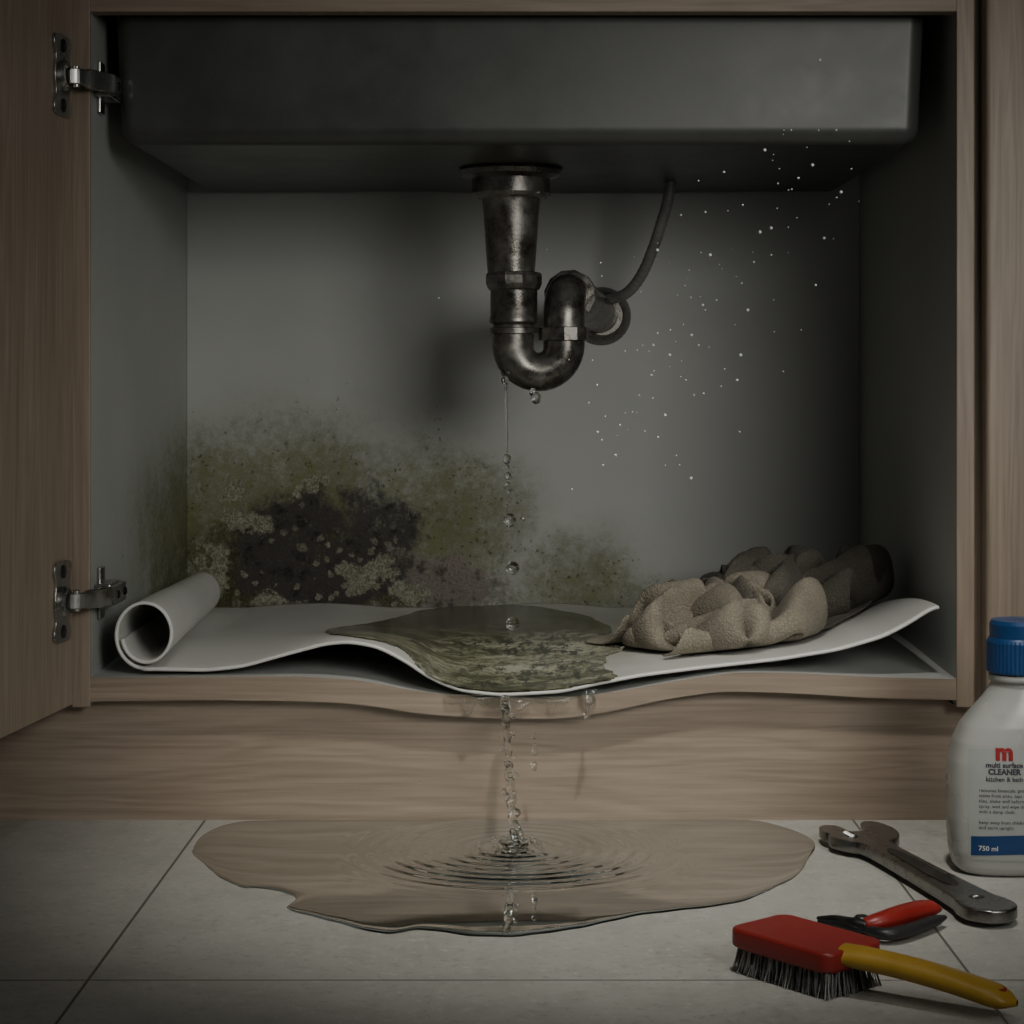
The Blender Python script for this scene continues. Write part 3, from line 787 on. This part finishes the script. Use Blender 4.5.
text('m', -.022, .1055, .020, red_m, .0010, 'CENTER')
text('multi surface', -.022, .0985, .0062, ink, .0002, 'CENTER'); text('CLEANER', -.022, .0925, .0066, ink, .0003, 'CENTER')
text('kitchen & bath', -.022, .0865, .0055, ink, .0001, 'CENTER')
for i, s_ in enumerate(['removes limescale, grease and', 'stains from sinks, taps and', 'tiles. shake well before use,', 'spray, wait and wipe dry', 'with a damp cloth.', '', 'keep away from children', 'and store upright.']):
    if s_: text(s_, -.044, .077-i*.0047, .0042, ink)
text('750 ml', -.044, .025, .006, lab_w, .0001)

# ---------------------------------------------------------------- wrench
steel = simple('wrench_steel', (0.26, 0.255, 0.24), 0.32, 1.0, 0.3, 60)
h0 = FL(857, 848); e0 = FL(1000, 929); ax = (e0-h0); Lw = ax.length; ang = math.atan2(ax.y, ax.x)
wr = empty('adjustable_wrench', tuple(h0))
MW = Matrix.Translation((h0.x, h0.y, 0.010))@Matrix.Rotation(ang, 4, 'Z')
k = Lw/0.262; ky = 1.15
body = [(.040,.011),(.028,.022),(.010,.031),(-.010,.034),(-.030,.031),(-.036,.025),(-.034,.019),(-.020,.014),(-.006,.010),(-.002,.004),(-.002,-.010),(.000,-.022),(.014,-.026),(.030,-.020),(.042,-.012),(.075,-.0105),(.150,-.012),(.215,-.0145),(.232,-.018),(.248,-.018),(.260,-.010),(.263,0),(.260,.010),(.248,.018),(.232,.018),(.215,.0145),(.150,.012),(.075,.0105)]
hole = [(.246+.0075*math.cos(-a*.3927), .0075*math.sin(-a*.3927)) for a in range(16)]
slot = [(.085,.005),(.085,-.005),(.195,-.0065),(.195,.0065)]
adopt(poly('body', [smooth_loop([(x*k, y*ky) for x, y in body], 5), hole], 0.011, 0.002, steel, None, MW), wr)
MW2 = MW@Matrix.Translation((0, 0, 0.0062))
dk = simple('wrench_recess', (0.09, 0.088, 0.085), 0.45, 0.9)
adopt(poly('handle_recess', [smooth_loop(slot, 5)], 0.0012, 0.0002, dk, None, MW2@Matrix.Translation((0,0,-0.0005))), wr)
jaw = [(-.004,-.006),(-.004,-.022),(-.016,-.024),(-.033,-.020),(-.037,-.013),(-.030,-.006)]
adopt(poly('movable_jaw', [smooth_loop([(x, y*ky) for x, y in jaw], 5)], 0.009, 0.0015, steel, None, MW), wr)
adopt(lathe('adjust_screw', [(0.003,-.009),(.006,-.008)]+[(.0062 if i % 2 else .0048, -.007+i*.0014) for i in range(11)]+[(.006,.008),(.003,.009)], MW@Vector((.012, -.012, .002)), steel, None, MW.to_3x3()@Vector((1,0,0)), 20, False), wr)

# ---------------------------------------------------------------- pliers (red / black grips, jaws to the left)
rubber_r = simple('grip_red', (0.28, 0.02, 0.015), 0.4, 0, 0.12); rubber_k = simple('grip_black', (0.02, 0.02, 0.02), 0.45)
pv = FL(862, 924, 0.010)
pl_ = empty('pliers', tuple(pv))
def hcurve(pts, rads, m, nm, flat=0.8):
    c_ = catmull(pts, 8); r_ = list(np.interp(np.linspace(0, 1, len(c_)), np.linspace(0, 1, len(rads)), rads))
    adopt(tube(nm, c_, r_, m, None, 20, True, True, flat), pl_)
hcurve([FL(864,925,.011), FL(882,921,.013), FL(905,914,.014), FL(925,909,.014), FL(941,909,.013)], [.006,.0085,.0098,.0100,.0096,.0085,.002], rubber_r, 'grip_red')
hcurve([FL(864,929,.008), FL(885,934,.008), FL(905,931,.008), FL(928,923,.008), FL(945,917,.008)], [.004,.0055,.0062,.0062,.006,.0055,.002], rubber_k, 'grip_black')
hcurve([FL(868,926,.011), FL(853,923,.011), FL(836,919,.009), FL(817,918,.008)], [.005,.006,.0045,.0035,.0015], dark_metal, 'jaw_upper')
hcurve([FL(868,929,.008), FL(853,928,.008), FL(836,924,.007), FL(818,921,.007)], [.004,.005,.004,.003,.0015], dark_metal, 'jaw_lower')
adopt(lathe('pivot', [(.0065,-.008),(.0065,.005),(.005,.0065),(.001,.0065)], pv+Vector((0,0,.0)), dark_metal, None, (0,0,1), 24), pl_)

# ---------------------------------------------------------------- scrub brush
br_c = Vector((0.206, -0.5345, 0)); 
MB = Matrix.Translation(br_c)@Matrix.Rotation(math.radians(-50), 4, 'Z')
br = empty('scrub_brush', tuple(br_c))
bred = simple('brush_red_plastic', (0.27, 0.022, 0.018), 0.45, 0, 0.08, 20, 0.05); byel = simple('brush_yellow_plastic', (0.43, 0.26, 0.03), 0.42, 0, 0.08)
bw = simple('bristle_pale', (0.26, 0.26, 0.24), 0.6); bk = simple('bristle_dark', (0.03, 0.03, 0.03), 0.6)
def rrect(a, b, r, n=8):
    out = []
    for sx, sy, a0 in ((1,1,0),(-1,1,90),(-1,-1,180),(1,-1,270)):
        for i in range(n+1):
            t_ = math.radians(a0+90*i/n); out.append((sx*(a-r)+r*math.cos(t_), sy*(b-r)+r*math.sin(t_)))
    return out
adopt(poly('head_block', [rrect(.047, .029, .008)], 0.014, 0.0025, bred, None, MB@Matrix.Translation((0,0,.0265))), br)
adopt(poly('bristle_base', [rrect(.045, .026, .008)], 0.004, 0.0008, bred, None, MB@Matrix.Translation((0,0,.0195))), br)
hs = Vector((0.228, -0.569, 0)); he = FL(1012, 1001, 0.014); dh = he-hs; Lh = Vector((dh.x, dh.y)).length
MH = Matrix.Translation(hs)@Matrix.Rotation(math.atan2(dh.y, dh.x), 4, 'Z')
def hfn(u, v):
    L = Lh*v*1.03; a = 2*math.pi*u
    w = float(np.interp(v, [0,.08,.3,.6,.85,.95,1], [.015,.0135,.0122,.0132,.0148,.0115,.002])); hgt = float(np.interp(v, [0,.1,.5,.9,1], [.007,.008,.0082,.008,.002]))
    zc_ = .028-.015*v+.003*math.sin(v*math.pi)
    return MH@Vector((L, w*math.cos(a), zc_+hgt*math.sin(a)))
adopt(grid('handle', hfn, 28, 40, byel, None, True, 0, True), br)
adopt(lathe('hang_hole', [(.006,-.001),(.006,.0072),(.0042,.0075),(.004,.001)], MH@Vector((Lh*.92,0,.0145)), bred, None, (0,0,1), 24), br)
random.seed(8)
for nm, mm, ph in (('bristles_pale', bw, 0), ('bristles_dark', bk, 1)):
    vs, fs = [], []
    for i in range(17):
        for j in range(10):
            for q in range(9):
                if (q % 3 == 0) == (ph == 0) : continue
                x = -.043+.086*i/16+random.gauss(0,.0007); y = -.024+.048*j/9+random.gauss(0,.0007)
                fx, fy = x*1.07+random.gauss(0,.0015), y*1.12+random.gauss(0,.0015)
                b = len(vs); r = .0005
                for (X, Y, Z, rr_) in ((x,y,.019,r),(x*.6+fx*.4,y*.6+fy*.4,.010,r),(fx,fy,.0006,r*.7)):
                    for a in (0, 2.09, 4.19): vs.append(MB@Vector((X+rr_*math.cos(a), Y+rr_*math.sin(a), Z)))
                for l_ in range(2):
                    for a in range(3): fs.append((b+l_*3+a, b+l_*3+(a+1)%3, b+l_*3+3+(a+1)%3, b+l_*3+3+a))
    adopt(mesh(nm, vs, fs, mm), br)

# ---------------------------------------------------------------- lights, world, camera
def aim(ob, tgt): ob.rotation_euler = (Vector(tgt)-ob.location).to_track_quat('-Z', 'Y').to_euler()
l = bpy.data.lights.new('work_lamp', 'AREA'); l.shape = 'RECTANGLE'; l.size = 0.75; l.size_y = 0.42; l.energy = 1.35; l.spread = math.radians(52); l.color = (1.0, 0.985, 0.935)
o = bpy.data.objects.new('work_lamp', l); C.objects.link(o); o.location = (0.70, -1.45, 0.78); aim(o, (-0.16, 0.45, 0.20))
l = bpy.data.lights.new('fill_light', 'AREA'); l.shape = 'RECTANGLE'; l.size = 0.6; l.size_y = 0.4; l.energy = 1.0; l.color = (1.0, 0.95, 0.87)  # added weak general fill to lift the door fronts, no actual lamp
o = bpy.data.objects.new('fill_light', l); C.objects.link(o); o.location = (0.65, -1.5, 1.15); aim(o, (0.1, 0.0, 0.4))
l = bpy.data.lights.new('ceiling_spot', 'SPOT'); l.energy = 92; l.spot_size = math.radians(32); l.spot_blend = 1.0; l.shadow_soft_size = 0.06; l.color = (1, 0.97, 0.905)
o = bpy.data.objects.new('ceiling_spot', l); C.objects.link(o); o.location = (0.22, -0.95, 1.95); aim(o, (0.08, -0.15, 0))
w = bpy.data.worlds.new('room_ambient'); bpy.context.scene.world = w; w.use_nodes = True
w.node_tree.nodes['Background'].inputs[0].default_value = (0.88, 0.95, 1.0, 1); w.node_tree.nodes['Background'].inputs[1].default_value = 0.018
cam = bpy.data.cameras.new('camera'); co = bpy.data.objects.new('camera', cam); C.objects.link(co)
co.location = (0, -D0, CZ); co.rotation_euler = (math.radians(90), 0, 0)
cam.sensor_width = 36; cam.lens = F/1024*36; cam.shift_x = -(CX-512)/1024; cam.shift_y = -(512-HY)/1024
bpy.context.scene.camera = co
